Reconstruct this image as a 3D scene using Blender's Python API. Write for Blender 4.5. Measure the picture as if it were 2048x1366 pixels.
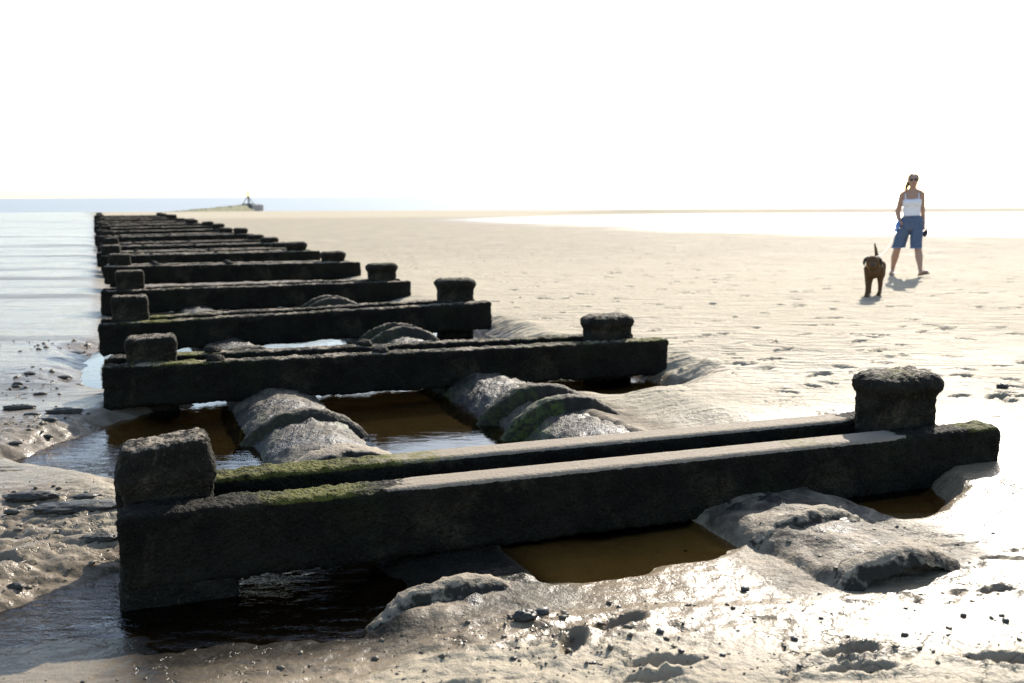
import bpy, bmesh, math, random
import numpy as np
from mathutils import Vector, Matrix

for o in list(bpy.data.objects):
    bpy.data.objects.remove(o, do_unlink=True)
scene = bpy.context.scene
COL = scene.collection
R = math.radians

# ------------------------------------------------------------------ camera
CAM_H = 1.38
PITCH = math.atan(292 / 2000.0)
ROLL = R(0.29)
cam_d = bpy.data.cameras.new('camera')
cam_d.sensor_width = 36.0
cam_d.lens = 36.0 * 2000.0 / 2048.0
cam_d.clip_start = 0.05
cam_d.clip_end = 80000
cam_d.dof.use_dof = True
cam_d.dof.focus_distance = 4.6
cam_d.dof.aperture_fstop = 3.2
cam = bpy.data.objects.new('camera', cam_d)
COL.objects.link(cam)
_f = Vector((0, math.cos(PITCH), -math.sin(PITCH)))
_r0 = Vector((1, 0, 0)); _u0 = _r0.cross(_f)
_r = _r0 * math.cos(ROLL) - _u0 * math.sin(ROLL)
_u = _u0 * math.cos(ROLL) + _r0 * math.sin(ROLL)
cam.matrix_world = Matrix(((_r.x, _u.x, -_f.x, 0), (_r.y, _u.y, -_f.y, 0), (_r.z, _u.z, -_f.z, CAM_H), (0, 0, 0, 1)))
scene.camera = cam

# ------------------------------------------------------------------ sky, sun, exposure
SUN_AZ = R(24)      # clockwise from +Y (towards +X)
SUN_EL = R(31)
w = bpy.data.worlds.new('World'); scene.world = w; w.use_nodes = True
wn = w.node_tree; wn.nodes.clear()
sky = wn.nodes.new('ShaderNodeTexSky'); sky.sky_type = 'NISHITA'; sky.sun_disc = False
sky.sun_elevation = SUN_EL; sky.sun_rotation = SUN_AZ
sky.air_density = 1.0; sky.dust_density = 1.0; sky.ozone_density = 0.4; sky.altitude = 0
bg = wn.nodes.new('ShaderNodeBackground'); bg.inputs['Strength'].default_value = 0.135
wo = wn.nodes.new('ShaderNodeOutputWorld')
wn.links.new(sky.outputs[0], bg.inputs[0]); wn.links.new(bg.outputs[0], wo.inputs[0])
sd = bpy.data.lights.new('sun', 'SUN'); sd.energy = 4.8; sd.angle = R(0.5); sd.color = (1.0, 0.93, 0.82)
so = bpy.data.objects.new('sun', sd); COL.objects.link(so)
sdir = Vector((math.sin(SUN_AZ) * math.cos(SUN_EL), math.cos(SUN_AZ) * math.cos(SUN_EL), math.sin(SUN_EL)))
so.rotation_euler = sdir.to_track_quat('Z', 'Y').to_euler()
vs = scene.view_settings
vs.view_transform = 'Standard'; vs.look = 'None'; vs.exposure = 1.2; vs.gamma = 1.0; vs.use_curve_mapping = False
scene.render.engine = 'CYCLES'
scene.cycles.max_bounces = 8
scene.cycles.transparent_max_bounces = 12
scene.cycles.caustics_reflective = False
scene.cycles.sample_clamp_indirect = 6.0
scene.cycles.use_denoising = True

# ------------------------------------------------------------------ numeric noise
def _hash(seed):
    rng = np.random.RandomState(seed)
    p = rng.permutation(256); return np.concatenate([p, p, p])
_PC = {}
def _perm(seed):
    if seed not in _PC: _PC[seed] = _hash(seed)
    return _PC[seed]
_ANG = np.linspace(0, 2 * np.pi, 256, endpoint=False)
_GX, _GY = np.cos(_ANG * 37), np.sin(_ANG * 37)
def perlin(x, y, seed=0):
    p = _perm(seed)
    xf = np.floor(x); yf = np.floor(y)
    xi = xf.astype(np.int64) & 255; yi = yf.astype(np.int64) & 255
    x = x - xf; y = y - yf
    u = x * x * x * (x * (x * 6 - 15) + 10); v = y * y * y * (y * (y * 6 - 15) + 10)
    a = p[xi] + yi; b = p[xi + 1] + yi
    def g(h, dx, dy): return _GX[h] * dx + _GY[h] * dy
    n00 = g(p[a], x, y); n10 = g(p[b], x - 1, y); n01 = g(p[a + 1], x, y - 1); n11 = g(p[b + 1], x - 1, y - 1)
    return ((n00 * (1 - u) + n10 * u) * (1 - v) + (n01 * (1 - u) + n11 * u) * v) * 1.45
def fbm(x, y, seed=0, oct=4, gain=0.5):
    s = 0; a = 1; t = 0
    for k in range(oct):
        s = s + a * perlin(x * 2 ** k + 7.3 * k, y * 2 ** k + 3.1 * k, seed + k); t += a; a *= gain
    return s / t
_rg = np.random.RandomState(5); _G3 = _rg.normal(size=(256, 3)); _G3 /= np.linalg.norm(_G3, axis=1)[:, None]
def perlin3(P, seed=0):
    p = _perm(seed + 900)
    F = np.floor(P); I = F.astype(np.int64) & 255; Q = P - F
    U = Q * Q * Q * (Q * (Q * 6 - 15) + 10)
    out = 0
    for i in (0, 1):
        for j in (0, 1):
            for k in (0, 1):
                h = p[p[p[I[:, 0] + i] + I[:, 1] + j] % 256 + I[:, 2] + k] % 256
                d = (_G3[h] * (Q - np.array([i, j, k]))).sum(1)
                wgt = (U[:, 0] if i else 1 - U[:, 0]) * (U[:, 1] if j else 1 - U[:, 1]) * (U[:, 2] if k else 1 - U[:, 2])
                out = out + d * wgt
    return out * 1.5
def fbm3(P, seed=0, oct=3, gain=0.5):
    s = 0; a = 1; t = 0
    for k in range(oct):
        s = s + a * perlin3(P * 2 ** k + 5.7 * k, seed + k); t += a; a *= gain
    return s / t
def sstep(a, b, x):
    q = np.clip((x - a) / (b - a), 0, 1); return q * q * (3 - 2 * q)
def polysd(X, Y, poly):
    P = np.array(poly, float); n = len(P)
    d = np.full(X.shape, 1e18); inside = np.zeros(X.shape, bool)
    for i in range(n):
        ax, ay = P[i]; bx, by = P[(i + 1) % n]
        ex, ey = bx - ax, by - ay
        k = np.clip(((X - ax) * ex + (Y - ay) * ey) / (ex * ex + ey * ey), 0, 1)
        d = np.minimum(d, (X - ax - k * ex) ** 2 + (Y - ay - k * ey) ** 2)
        c = ((ay > Y) != (by > Y)) & (X < (bx - ax) * (Y - ay) / (by - ay + 1e-12) + ax)
        inside ^= c
    d = np.sqrt(d); return np.where(inside, -d, d)

# ------------------------------------------------------------------ scene frame of the outfall: s runs seaward, t across it
O2 = (-1.479, 3.594)
EU = (-0.3819, 0.9242); EV = (0.9242, 0.3819)
def st_of(X, Y):
    dx, dy = X - O2[0], Y - O2[1]
    return dx * EU[0] + dy * EU[1], dx * EV[0] + dy * EV[1]
def xy_of(s, t): return O2[0] + s * EU[0] + t * EV[0], O2[1] + s * EU[1] + t * EV[1]
PIPE_T = (1.16, 2.785)
PIPE_C = (-0.025, -0.01)       # crown levels
PIPE_R = 0.45
WATER_Z = -0.172
SEA_Z = -2.8

BASINS = [   # shallow scour pools round the outfall: outline, bed level, bank width
    ([(-2.6, 3.10), (-1.77, 3.34), (-1.4, 3.42), (-0.85, 3.42), (-0.45, 3.50), (-0.45, 3.80), (-.65, 4.2), (-0.80, 4.5), (-1.3, 4.25), (-1.63, 4.02), (-1.84, 3.73), (-1.99, 3.48), (-2.6, 3.30)], -0.24, 0.22),
    ([(-2.71, 6.89), (-2.83, 6.31), (-2.98, 5.76), (-2.69, 5.64), (-2.14, 5.33), (-1.75, 4.9), (-1.45, 4.3), (-0.6, 4.5), (0.3, 4.8), (0.75, 5.3), (0.35, 6.18), (0.05, 6.67), (-0.2, 7.16), (-0.45, 7.9), (-2.02, 7.57), (-2.51, 7.3)], -0.265, 0.16),
    ([(-0.08, 3.72), (0.15, 3.68), (0.5, 3.80), (0.97, 4.10), (1.2, 4.30), (1.12, 4.78), (0.16, 4.28), (-0.18, 4.09)], -0.150, 0.08),
    ([(1.62, 5.1), (2.17, 5.04), (2.09, 4.7), (1.92, 4.43), (1.75, 4.36), (1.63, 4.47), (1.52, 4.63)], -0.135, 0.07),
    ([(-4.2, 9.9), (-3.6, 8.2), (-2.3, 7.4), (-0.5, 7.7), (0.3, 7.7), (0.65, 7.35), (1.15, 7.55), (1.35, 8.0), (1.0, 8.7), (-.05, 10.2), (-.1, 10.8), (-.5, 11.5), (-0.9, 11.9), (-2.4, 11.5), (-3.9, 11.0)], -0.235, 0.26),
]
WETSTRIP = [(-3, 58), (0, 52), (9, 38.5), (17, 34), (40, 26), (120, 25), (120, 88), (60, 92), (45, 92), (30, 93), (16, 92), (3, 78)]
FEET = [  # trodden footprints: x, y, length, width, heading, depth
    (0.19, 3.08, 0.20, 0.075, 1.25, 0.035), (0.36, 3.25, 0.21, 0.08, 0.5, 0.03), (0.46, 2.93, 0.24, 0.07, 0.12, 0.03),
    (0.40, 2.82, 0.22, 0.06, 0.25, 0.03), (1.07, 3.00, 0.22, 0.07, 0.35, 0.035), (1.05, 2.87, 0.24, 0.06, 0.15, 0.03),
    (1.51, 2.93, 0.22, 0.07, -0.1, 0.03), (1.78, 3.52, 0.16, 0.06, 0.3, 0.02), (1.75, 2.75, 0.24, 0.08, 0.2, 0.025),
    (-0.2, 2.78, 0.2, 0.06, 0.3, 0.015), (2.3, 3.9, 0.2, 0.08, 0.6, 0.02), (1.55, 4.35, 0.14, 0.06, 0.6, 0.02)]
rngf = random.Random(11)
DENTS = []
for k in range(800):
    y = 6.5 + 22 * rngf.random() ** 1.3; x = rngf.uniform(-0.35, 0.62) * y
    if x < -0.36 * y + 4.4 and y < 22: continue
    DENTS.append((x, y, rngf.uniform(0.11, 0.26), rngf.uniform(0.05, 0.10), rngf.uniform(-0.9, 0.9) if rngf.random() < .7 else rngf.uniform(0, 3), rngf.uniform(0.018, 0.048)))

def stamp(Z, X, Y, f, rim=0.35):
    x, y, L, W, a, dep = f
    dx = X - x; dy = Y - y
    p = dx * math.cos(a) + dy * math.sin(a); q = -dx * math.sin(a) + dy * math.cos(a)
    r = np.sqrt((p / (L * .5)) ** 2 + (q / (W * .5 * (1 + 0.25 * np.tanh(p / L * 4)))) ** 2)
    Z -= dep * (1 - sstep(0.7, 1.12, r)) - dep * rim * np.exp(-((r - 1.3) / 0.28) ** 2)

def drape(Z, X, Y, s, t):
    for i, pt in enumerate(PIPE_T):
        d = np.abs(t - pt)
        crown = PIPE_C[i] - (0.012 if i else .062) + 0.040 * fbm(s / .28, t / .28, 51 + i, 4) - (.012 if i else 0)
        hump = crown - (.55 if i else .25) * d ** 2 - (.35 if i else .2) * sstep(.25, .6, d)
        if i == 0:
            k = sstep(-.95, -0.62, s + .08 * fbm(t / .15, s / .15, 57, 2)) * (1 - sstep(-0.60, -0.50, s)) * (1 - sstep(.22, .5, d))
            Z = np.where(k > 0, np.maximum(Z, Z * (1 - k) + k * hump), Z)
            k = sstep(.3, .6, t) * (1 - sstep(1.6, 1.9, t)) * sstep(-.50, -.42, s) * (1 - sstep(.5, .8, s))
            Z = np.where(Z > -.125, Z * (1 - k) - .125 * k, Z)
            k = sstep(.02, .12, t - pt) * (1 - sstep(.30, .46, t - pt)) * sstep(-.75, -.5, s) * (1 - sstep(.35, .5, s))
            Z = np.where(k > 0, np.maximum(Z, Z * (1 - k) + k * (-.103 + .008 * fbm(X / .1, Y / .1, 58, 2))), Z)
        else:
            k = sstep(-1.05, -0.97, s) * (1 - sstep(-0.1, 0.4, s)) * (1 - sstep(.5, .75, d))
            Z = np.where(k > 0, np.maximum(Z, Z * (1 - k) + k * (hump + .022)), Z)
            side = sstep(pt + 0.10, pt + 0.38, t) * (1 - sstep(pt + .5, pt + .95, t)) * sstep(.5, .9, s) * (1 - sstep(2.7, 3.1, s))
            Z = Z * (1 - side) + side * (-0.075 + 0.02 * fbm(X / .4, Y / .4, 61, 3))
    return Z

def ground(X, Y, detail=True):
    X = np.asarray(X, float); Y = np.asarray(Y, float)
    s, t = st_of(X, Y)
    near = 1 - sstep(14, 40, Y)
    left = 1 - sstep(-0.3, 0.8, t)
    Z = -0.075 * left * near - 0.05 * (1 - sstep(3.9, 5.6, Y + .25 * X)) * (1 - left) - (0.058 * (1 - sstep(-.5, -.1, X)) + .02) * (1 - sstep(3.6, 4.0, Y - .35 * X)) * sstep(2.3, 3.25, Y - .25 * np.maximum(X, 0))
    # foreground rises slightly towards the bottom of the frame, falls to the sea far out
    Z = Z - 0.0118 * np.maximum(0, Y - 60) + 0.0
    shore = 300 + 0.25 * X
    Z = np.where(Y > shore, Z - 0.02 * (Y - shore), Z)
    Z = np.maximum(Z, -9)
    # long undulations
    Z = Z + 0.014 * fbm(X / 3.1, Y / 3.1, 1, 3) * sstep(3, 8, Y) * (1 - sstep(60, 120, Y)) * (1 - .5 * left)
    Z = Z + 0.06 * fbm(X / 60, Y / 25, 9, 2) * sstep(40, 90, Y)
    bar = sstep(-4, 14, X) * sstep(0, 3.0, Y - (97 + 4 * fbm(X / 30, X * 0 + 2.2, 19, 2) - .05 * X)) * (1 - sstep(112, 170, Y))
    Z = Z + .42 * bar
    if detail:
        Z = Z + 0.007 * fbm(X / 0.55, Y / 0.40, 2, 4) * (1 - .4 * left)
        Z = Z + (0.0032 + .0045 * sstep(-.2, .4, fbm(X / .8, Y / .6, 6, 2))) * fbm(X / 0.12, Y / 0.08, 3, 3) * (1 - .5 * sstep(6, 10, Y)) * (1 - .5 * left)
        cz = np.abs(fbm(X / .9 + .35 * fbm(X / .22, Y / .2, 16, 3), Y / .5, 14, 2)); cm = sstep(-.05, .25, perlin(X / .7, Y / .6, 17)) * (1 - sstep(7, 9, Y))
        Z = Z - .020 * cm * (1 - sstep(.0, .020, cz))
    # ripple scarps in the drifted sand beside the second and third frame
    WN = (Y > 5) & (Y < 15) & (X > -3) & (X < 8)
    def scarp(X, Y):
     wq = np.exp(-(((X - 2.0) / 1.5) ** 2 + ((Y - 8.6) / 1.1) ** 2)) + np.exp(-(((X - .9) / 1.0) ** 2 + ((Y - 11.0) / 0.9) ** 2))
     rp = (Y - 0.10 * X + 0.25 * fbm(X / 1.3, Y / 1.0, 21, 3)) / 0.34
     saw = rp - np.floor(rp); brk = sstep(-.05, .35, perlin(X / 0.9, np.floor(rp) * 3.7, 24))
     return wq * brk * 0.05 * (saw ** 1.2) * (1 - sstep(0.9, 1.0, saw))
    if WN.any(): Z[WN] += scarp(X[WN], Y[WN])
    # the torn mud banks on the near left
    for (cx, cy, rx, ry, amp) in ((-2.1, 4.35, .75, .62, 0.032), (-1.9, 3.8, .5, .25, 0.03), (-3.0, 6.35, .9, .35, 0.028), (-3.3, 8.2, 1.2, .5, 0.018), (0.15, 3.2, .55, .25, 0.022), (-.6, 2.95, .9, .35, 0.012), (1.2, 3.7, 1.0, .5, 0.008)):
        sel = (np.abs(X - cx) < 2 * rx) & (np.abs(Y - cy) < 2 * ry)
        if not sel.any(): continue
        x_, y_ = X[sel], Y[sel]
        m = np.exp(-(((x_ - cx) / rx) ** 2 + ((y_ - cy) / ry) ** 2) ** 1.5)
        rot = x_ * 0.93 + y_ * 0.36; ort = -x_ * 0.36 + y_ * 0.93
        rid = 1 - np.abs(fbm(rot / 0.26 + 4 * cx, ort / 0.10 + .6 * fbm(x_ / .2, y_ / .2, 41, 2), 31, 3))
        lump = fbm(x_ / 0.075, y_ / 0.06, 36, 3)
        tear = np.floor(3.0 * fbm(rot / .22 + cx, ort / .13, 33, 3) + .9 * fbm(x_ / .05, y_ / .05, 39, 2)) / 3.0
        Z[sel] += m * amp * ((rid - .75) * 1.8 + 0.8 * tear + 0.6 * lump * sstep(-.1, .3, fbm(x_ / .3, y_ / .25, 38, 2)))
    # basins
    for poly, dep, bank in BASINS:
        x0, x1 = min(p[0] for p in poly) - 1, max(p[0] for p in poly) + 1
        y0, y1 = min(p[1] for p in poly) - 1, max(p[1] for p in poly) + 1
        m = (X > x0) & (X < x1) & (Y > y0) & (Y < y1)
        if not m.any(): continue
        nz = 0.09 * fbm(X[m] / 0.35, Y[m] / 0.3, 5, 4); d = polysd(X[m], Y[m], poly) + nz
        k = sstep(bank * 1.6, -bank, d)
        Z[m] = Z[m] * (1 - k) + (dep + 0.012 * nz / .09) * k
    # trough under the rest of the outfall
    k = sstep(5.5, 7.5, s) * sstep(-.3, .5, t) * (1 - sstep(3.4, 4.2, t)) * (1 - sstep(60, 66, s))
    Z = Z - 0.13 * k
    FM = (X > -1.6) & (X < 2.4) & (Y > 2.4) & (Y < 5)
    if FM.any():
        x_, y_ = X[FM], Y[FM]
        k = sstep(-1.3, -.5, x_) * (1 - sstep(.9, 1.9, x_)) * sstep(2.75, 3.15, y_ - .12 * x_) * (1 - sstep(3.8, 4.2, y_ - .3 * x_))
        lv = -.150 + .060 * sstep(-.60, -.18, x_) + .035 * (1 - sstep(3.18, 3.42, y_ - .12 * x_)) + .016 * fbm(x_ / .45, y_ / .28, 26, 4) + .006 * fbm(x_ / .07, y_ / .05, 27, 3)
        lv = np.minimum(lv, np.maximum(Z[FM], lv) * .25 + lv * .75)
        Z[FM] = np.where(Z[FM] > lv, Z[FM] * (1 - k) + lv * k, Z[FM])
    # sand lying over and against the pipes
    PW = (s > -1.8) & (s < 4) & (t > -.2) & (t < 4.6)
    if PW.any(): Z[PW] = drape(Z[PW], X[PW], Y[PW], s[PW], t[PW])
    if detail:
        for f in FEET: 
            m = (np.abs(X - f[0]) < .4) & (np.abs(Y - f[1]) < .4)
            if m.any():
                zz = Z[m]; stamp(zz, X[m], Y[m], f); Z[m] = zz + 0.012 * (perlin(X[m] / .03, Y[m] / .03, 71)) * np.exp(-(((X[m] - f[0]) / .13) ** 2 + ((Y[m] - f[1]) / .13) ** 2))
    return Z
def gz(x, y): return float(ground(np.array([x]), np.array([y]), True)[0])

# ------------------------------------------------------------------ object helpers
def mesh_np(name, V, Fq, smooth=True):
    me = bpy.data.meshes.new(name)
    V = np.asarray(V, np.float32); Fq = np.asarray(Fq, np.int32)
    n = Fq.shape[1]
    me.vertices.add(len(V)); me.vertices.foreach_set('co', V.ravel())
    me.loops.add(Fq.size); me.loops.foreach_set('vertex_index', Fq.ravel())
    me.polygons.add(len(Fq)); me.polygons.foreach_set('loop_start', np.arange(0, Fq.size, n, dtype=np.int32))
    if smooth: me.polygons.foreach_set('use_smooth', np.ones(len(Fq), bool))
    me.update(calc_edges=True); me.validate()
    return me
def attr(me, name, arr):
    a = me.attributes.new(name, 'FLOAT', 'POINT'); a.data.foreach_set('value', np.asarray(arr, np.float32))
def link(name, me, mat, parent=None, loc=None):
    o = bpy.data.objects.new(name, me); COL.objects.link(o)
    if mat is not None:
        me.materials.clear(); me.materials.append(mat)
    if parent is not None: o.parent = parent
    if loc is not None: o.location = loc
    return o
def tag(o, label=None, cat=None, group=None, kind=None):
    if label: o['label'] = label
    if cat: o['category'] = cat
    if group: o['group'] = group
    if kind: o['kind'] = kind
    return o
def empty(name, loc=(0, 0, 0), rz=0):
    o = bpy.data.objects.new(name, None); COL.objects.link(o); o.location = loc; o.rotation_euler = (0, 0, rz)
    o.empty_display_size = 0.1
    return o

# ------------------------------------------------------------------ materials
class NT:
    def __init__(self, name):
        self.m = bpy.data.materials.new(name); self.m.use_nodes = True
        self.t = self.m.node_tree; self.t.nodes.clear()
        self.out = self.n('ShaderNodeOutputMaterial')
        self.pos = None
    def n(self, kind, **kw):
        o = self.t.nodes.new(kind)
        for k, v in kw.items(): setattr(o, k, v)
        return o
    def set(self, sock, v):
        if hasattr(v, 'is_linked') or isinstance(v, bpy.types.NodeSocket): self.t.links.new(v, sock)
        else: sock.default_value = v
    def coords(self, scale=(1, 1, 1), obj=False, rot=(0, 0, 0)):
        if obj: c = self.n('ShaderNodeTexCoord').outputs['Object']
        else: c = self.n('ShaderNodeNewGeometry').outputs['Position']
        mp = self.n('ShaderNodeMapping'); self.t.links.new(c, mp.inputs['Vector']); mp.inputs['Scale'].default_value = scale
        mp.inputs['Rotation'].default_value = rot
        return mp.outputs[0]
    def noise(self, vec, scale, detail=4, rough=0.5, dist=0.0):
        o = self.n('ShaderNodeTexNoise'); self.t.links.new(vec, o.inputs['Vector'])
        o.inputs['Scale'].default_value = scale; o.inputs['Detail'].default_value = detail; o.inputs['Roughness'].default_value = rough; o.inputs['Distortion'].default_value = dist
        return o.outputs[0]
    def voro(self, vec, scale, feature='F1'):
        o = self.n('ShaderNodeTexVoronoi', feature=feature); self.t.links.new(vec, o.inputs['Vector']); o.inputs['Scale'].default_value = scale
        return o.outputs['Distance']
    def ramp(self, fac, a, b, ca=0.0, cb=1.0):
        o = self.n('ShaderNodeMapRange', interpolation_type='SMOOTHSTEP')
        self.set(o.inputs[0], fac); o.inputs[1].default_value = a; o.inputs[2].default_value = b; o.inputs[3].default_value = ca; o.inputs[4].default_value = cb
        return o.outputs[0]
    def math(self, op, a, b=0.0):
        o = self.n('ShaderNodeMath', operation=op); self.set(o.inputs[0], a); self.set(o.inputs[1], b); return o.outputs[0]
    def mix(self, fac, a, b):
        o = self.n('ShaderNodeMix', data_type='RGBA'); self.set(o.inputs[0], fac); self.set(o.inputs[6], a); self.set(o.inputs[7], b); return o.outputs[2]
    def attr(self, name): return self.n('ShaderNodeAttribute', attribute_name=name).outputs['Fac']
    def bump(self, h, strength=1.0, dist=0.01, normal=None):
        o = self.n('ShaderNodeBump'); self.set(o.inputs['Height'], h); self.set(o.inputs['Strength'], strength); o.inputs['Distance'].default_value = dist
        if normal is not None: self.t.links.new(normal, o.inputs['Normal'])
        return o.outputs[0]
    def bsdf(self, color, rough, normal=None, spec=0.5, metal=0.0, ior=1.45):
        o = self.n('ShaderNodeBsdfPrincipled'); self.set(o.inputs['Base Color'], color); self.set(o.inputs['Roughness'], rough)
        self.set(o.inputs['Specular IOR Level'], spec); o.inputs['Metallic'].default_value = metal; o.inputs['IOR'].default_value = ior
        if normal is not None: self.t.links.new(normal, o.inputs['Normal'])
        self.t.links.new(o.outputs[0], self.out.inputs['Surface']); return o
def C(r, g, b): return (r, g, b, 1)

def mat_ground():
    t = NT('wet sand')
    wet = t.attr('wet'); mud = t.attr('mud')
    P = t.coords()
    big = t.noise(P, 0.55, 4, .55); mid = t.noise(P, 7.0, 5, .6); fine = t.noise(P, 90, 3, .6)
    Ps = t.coords((0.5, 2.2, 1)); streak = t.noise(Ps, 2.2, 5, .6, .4)
    dry = t.mix(mid, C(.285, .248, .182), C(.39, .343, .258))
    wetc = t.mix(mid, C(.105, .078, .047), C(.185, .142, .09))
    mudc = t.mix(streak, C(.085, .076, .064), C(.15, .132, .11))
    wcol = t.mix(mud, wetc, mudc)
    wm = t.math('ADD', wet, t.math('MULTIPLY', t.math('SUBTRACT', big, .5), .45))
    wm = t.ramp(wm, 0.02, 0.98)
    col = t.mix(wm, dry, wcol)
    col = t.mix(t.ramp(fine, .55, .75, 0, .3), col, C(.07, .058, .043))
    col = t.mix(t.math('MULTIPLY', t.attr('damp'), t.ramp(t.noise(t.coords((.6, 2.0, 1)), 1.6, 4, .6), .3, .65, .05, .55)), col, C(.17, .146, .113))
    crust = t.attr('crust')
    col = t.mix(crust, col, t.mix(t.ramp(mid, .35, .65), C(.060, .049, .036), C(.19, .155, .112)))
    col = t.mix(t.attr('pool_shade'), col, C(.014, .012, .009))  # near-black painted into the ground colour as shade below the nearest beam
    wm = t.math('MULTIPLY', wm, t.math('SUBTRACT', 1.0, t.math('MULTIPLY', crust, .5)))
    rough = t.ramp(wm, 0, 1, .88, .31)
    rough = t.math('ADD', rough, t.math('MULTIPLY', t.math('SUBTRACT', streak, .5), .22))
    rough = t.math('SUBTRACT', rough, t.math('MULTIPLY', mud, .04))
    rough = t.math('MAXIMUM', t.math('ADD', rough, t.ramp(fine, .4, .7, -.05, .12)), .12)
    Pl = t.coords((.10, 1.0, 1)); ls = t.noise(Pl, .9, 5, .65, .3)
    rough = t.math('ADD', rough, t.math('MULTIPLY', mud, t.ramp(ls, .48, .75, -.05, .26)))
    col = t.mix(t.math('MULTIPLY', mud, t.ramp(ls, .5, .68, 0, .6)), col, C(.055, .05, .043))
    # relief finer than the mesh: grains, drying cracks, ripple marks
    Pr = t.coords((1.2, 7.5, 1)); rip = t.noise(Pr, 1.7, 4, .5, .6)
    crackv = t.n('ShaderNodeTexVoronoi', feature='DISTANCE_TO_EDGE')
    wv = t.n('ShaderNodeVectorMath', operation='ADD'); t.t.links.new(t.coords((1.0, 1.5, 1)), wv.inputs[0])
    nn = t.n('ShaderNodeTexNoise'); t.t.links.new(P, nn.inputs['Vector']); nn.inputs['Scale'].default_value = 5; nn.inputs['Detail'].default_value = 4
    t.t.links.new(nn.outputs[1], wv.inputs[1]); t.t.links.new(wv.outputs[0], crackv.inputs['Vector']); crackv.inputs['Scale'].default_value = 1.3
    crack = t.ramp(crackv.outputs['Distance'], 0.0, 0.016, -1, 0)
    crack = t.math('MULTIPLY', crack, t.ramp(t.noise(P, 1.1, 2), .42, .52))
    sx = t.n('ShaderNodeSeparateXYZ'); t.t.links.new(P, sx.inputs[0]); out = t.ramp(sx.outputs[1], 5.5, 9.0, .16, 1.0)
    b = t.bump(t.noise(P, 320, 2, .6), .25, .002)
    b = t.bump(t.noise(P, 38, 4, .65), t.math('MULTIPLY', t.ramp(wm, .5, 1, 1, .6), t.ramp(mud, 0, 1, .75, .15)), .012, b)
    b = t.bump(t.noise(P, 14, 3, .5), t.math('MULTIPLY', t.ramp(wm, .5, 1, 1, .6), t.ramp(mud, 0, 1, .7, .1)), .02, b)
    b = t.bump(rip, t.math('MULTIPLY', out, t.ramp(mud, 0, 1, .9, .22)), .05, b)
    Pq = t.coords((2.0, 5.0, 1)); b = t.bump(t.noise(Pq, .9, 3, .5, .8), t.math('MULTIPLY', out, t.ramp(mud, 0, 1, .8, .16)), .065, b)
    b = t.bump(ls, t.math('MULTIPLY', mud, .28), .08, b)
    b = t.bump(crack, t.ramp(crust, 0, .6, .6, 0), .012, b)
    t.bsdf(col, rough, b, t.ramp(wm, 0, 1, .10, .27), ior=1.36)
    return t.m

def mat_weed(name, base, hi, green=(.082, .086, .013)):
    t = NT(name)
    P = t.coords(obj=True)
    worn_lit = t.attr('worn_lit'); moss = t.attr('moss')  # real wear on the nearest frame, painted sunlit paleness on beams behind it
    n1 = t.noise(P, 6, 4, .6); n2 = t.noise(P, 55, 3, .65); v = t.voro(P, 70); n3 = t.noise(P, 180, 2, .6)
    col = t.mix(t.ramp(n1, .35, .7), C(*base), C(*hi))
    col = t.mix(t.ramp(n2, .55, .72, 0, .7), col, C(hi[0] * 2.0, hi[1] * 1.95, hi[2] * 1.7))
    pat = t.math('MULTIPLY', t.ramp(t.noise(P, 3.1, 5, .7, .6), .52, .66), t.ramp(n2, .3, .6))
    col = t.mix(pat, col, C(hi[0] * 2.3, hi[1] * 2.2, hi[2] * 2.0))
    col = t.mix(t.ramp(t.noise(P, 2.2, 4, .7), .55, .68, 0, .45), col, C(.012, .015, .005))
    wc = t.mix(n2, C(.165, .134, .10), C(.235, .195, .148))
    wc = t.mix(t.ramp(n3, .58, .7, 0, .5), wc, C(.10, .085, .06))
    wfac = t.ramp(t.math('ADD', worn_lit, t.math('MULTIPLY', t.math('SUBTRACT', t.noise(P, 24, 5, .75), .5), 1.1)), .42, .62)
    col = t.mix(wfac, col, wc)
    mfac = t.ramp(t.math('ADD', moss, t.math('MULTIPLY', t.math('SUBTRACT', t.noise(P, 16, 5, .75), .5), 1.6)), .40, .95)
    mc = t.mix(n3, C(green[0] * .5, green[1] * .38, green[2]), C(green[0] * 1.5, green[1] * 1.5, green[2] * 1.6))
    col = t.mix(mfac, col, mc)
    rough = t.ramp(n2, .3, .7, .75, .95)
    inv = t.math('SUBTRACT', 1.0, t.math('MULTIPLY', wfac, .8))
    b = t.bump(t.noise(t.coords((.12, 1, 1), obj=True), 34, 4, .6), .5, .010)
    b = t.bump(n3, t.math('MULTIPLY', inv, .8), .006, b)
    b = t.bump(v, t.math('MULTIPLY', inv, .9), .012, b)
    b = t.bump(n2, t.math('MULTIPLY', inv, .8), .02, b)
    t.bsdf(col, rough, b, .15)
    return t.m

def mat_pipe():
    t = NT('sand coated pipe')
    P = t.coords()
    n1 = t.noise(P, 3.2, 5, .6); n2 = t.noise(P, 28, 4, .6); n3 = t.noise(P, 160, 2, .6)
    col = t.mix(t.ramp(n1, .42, .66), C(.026, .022, .017), C(.095, .077, .054))
    col = t.mix(t.ramp(n2, .56, .68, 0, .75), col, C(.03, .026, .021))
    col = t.mix(t.math('MULTIPLY', t.attr('moss'), t.ramp(n2, .4, .55)), col, C(.055, .085, .012))
    st = t.noise(t.coords((7, .9, 3), rot=(0, 0, R(-22.4))), 3.0, 5, .7)
    col = t.mix(t.ramp(st, .5, .62, 0, .75), col, C(.022, .019, .015))
    col = t.mix(t.ramp(st, .46, .34, 0, .5), col, C(.19, .16, .118))
    rough = t.ramp(n1, .3, .7, .42, .8)
    b = t.bump(n3, .5, .005); b = t.bump(n2, .9, .03, b); b = t.bump(st, .6, .03, b)
    t.bsdf(col, rough, b, .4)
    return t.m

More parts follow.
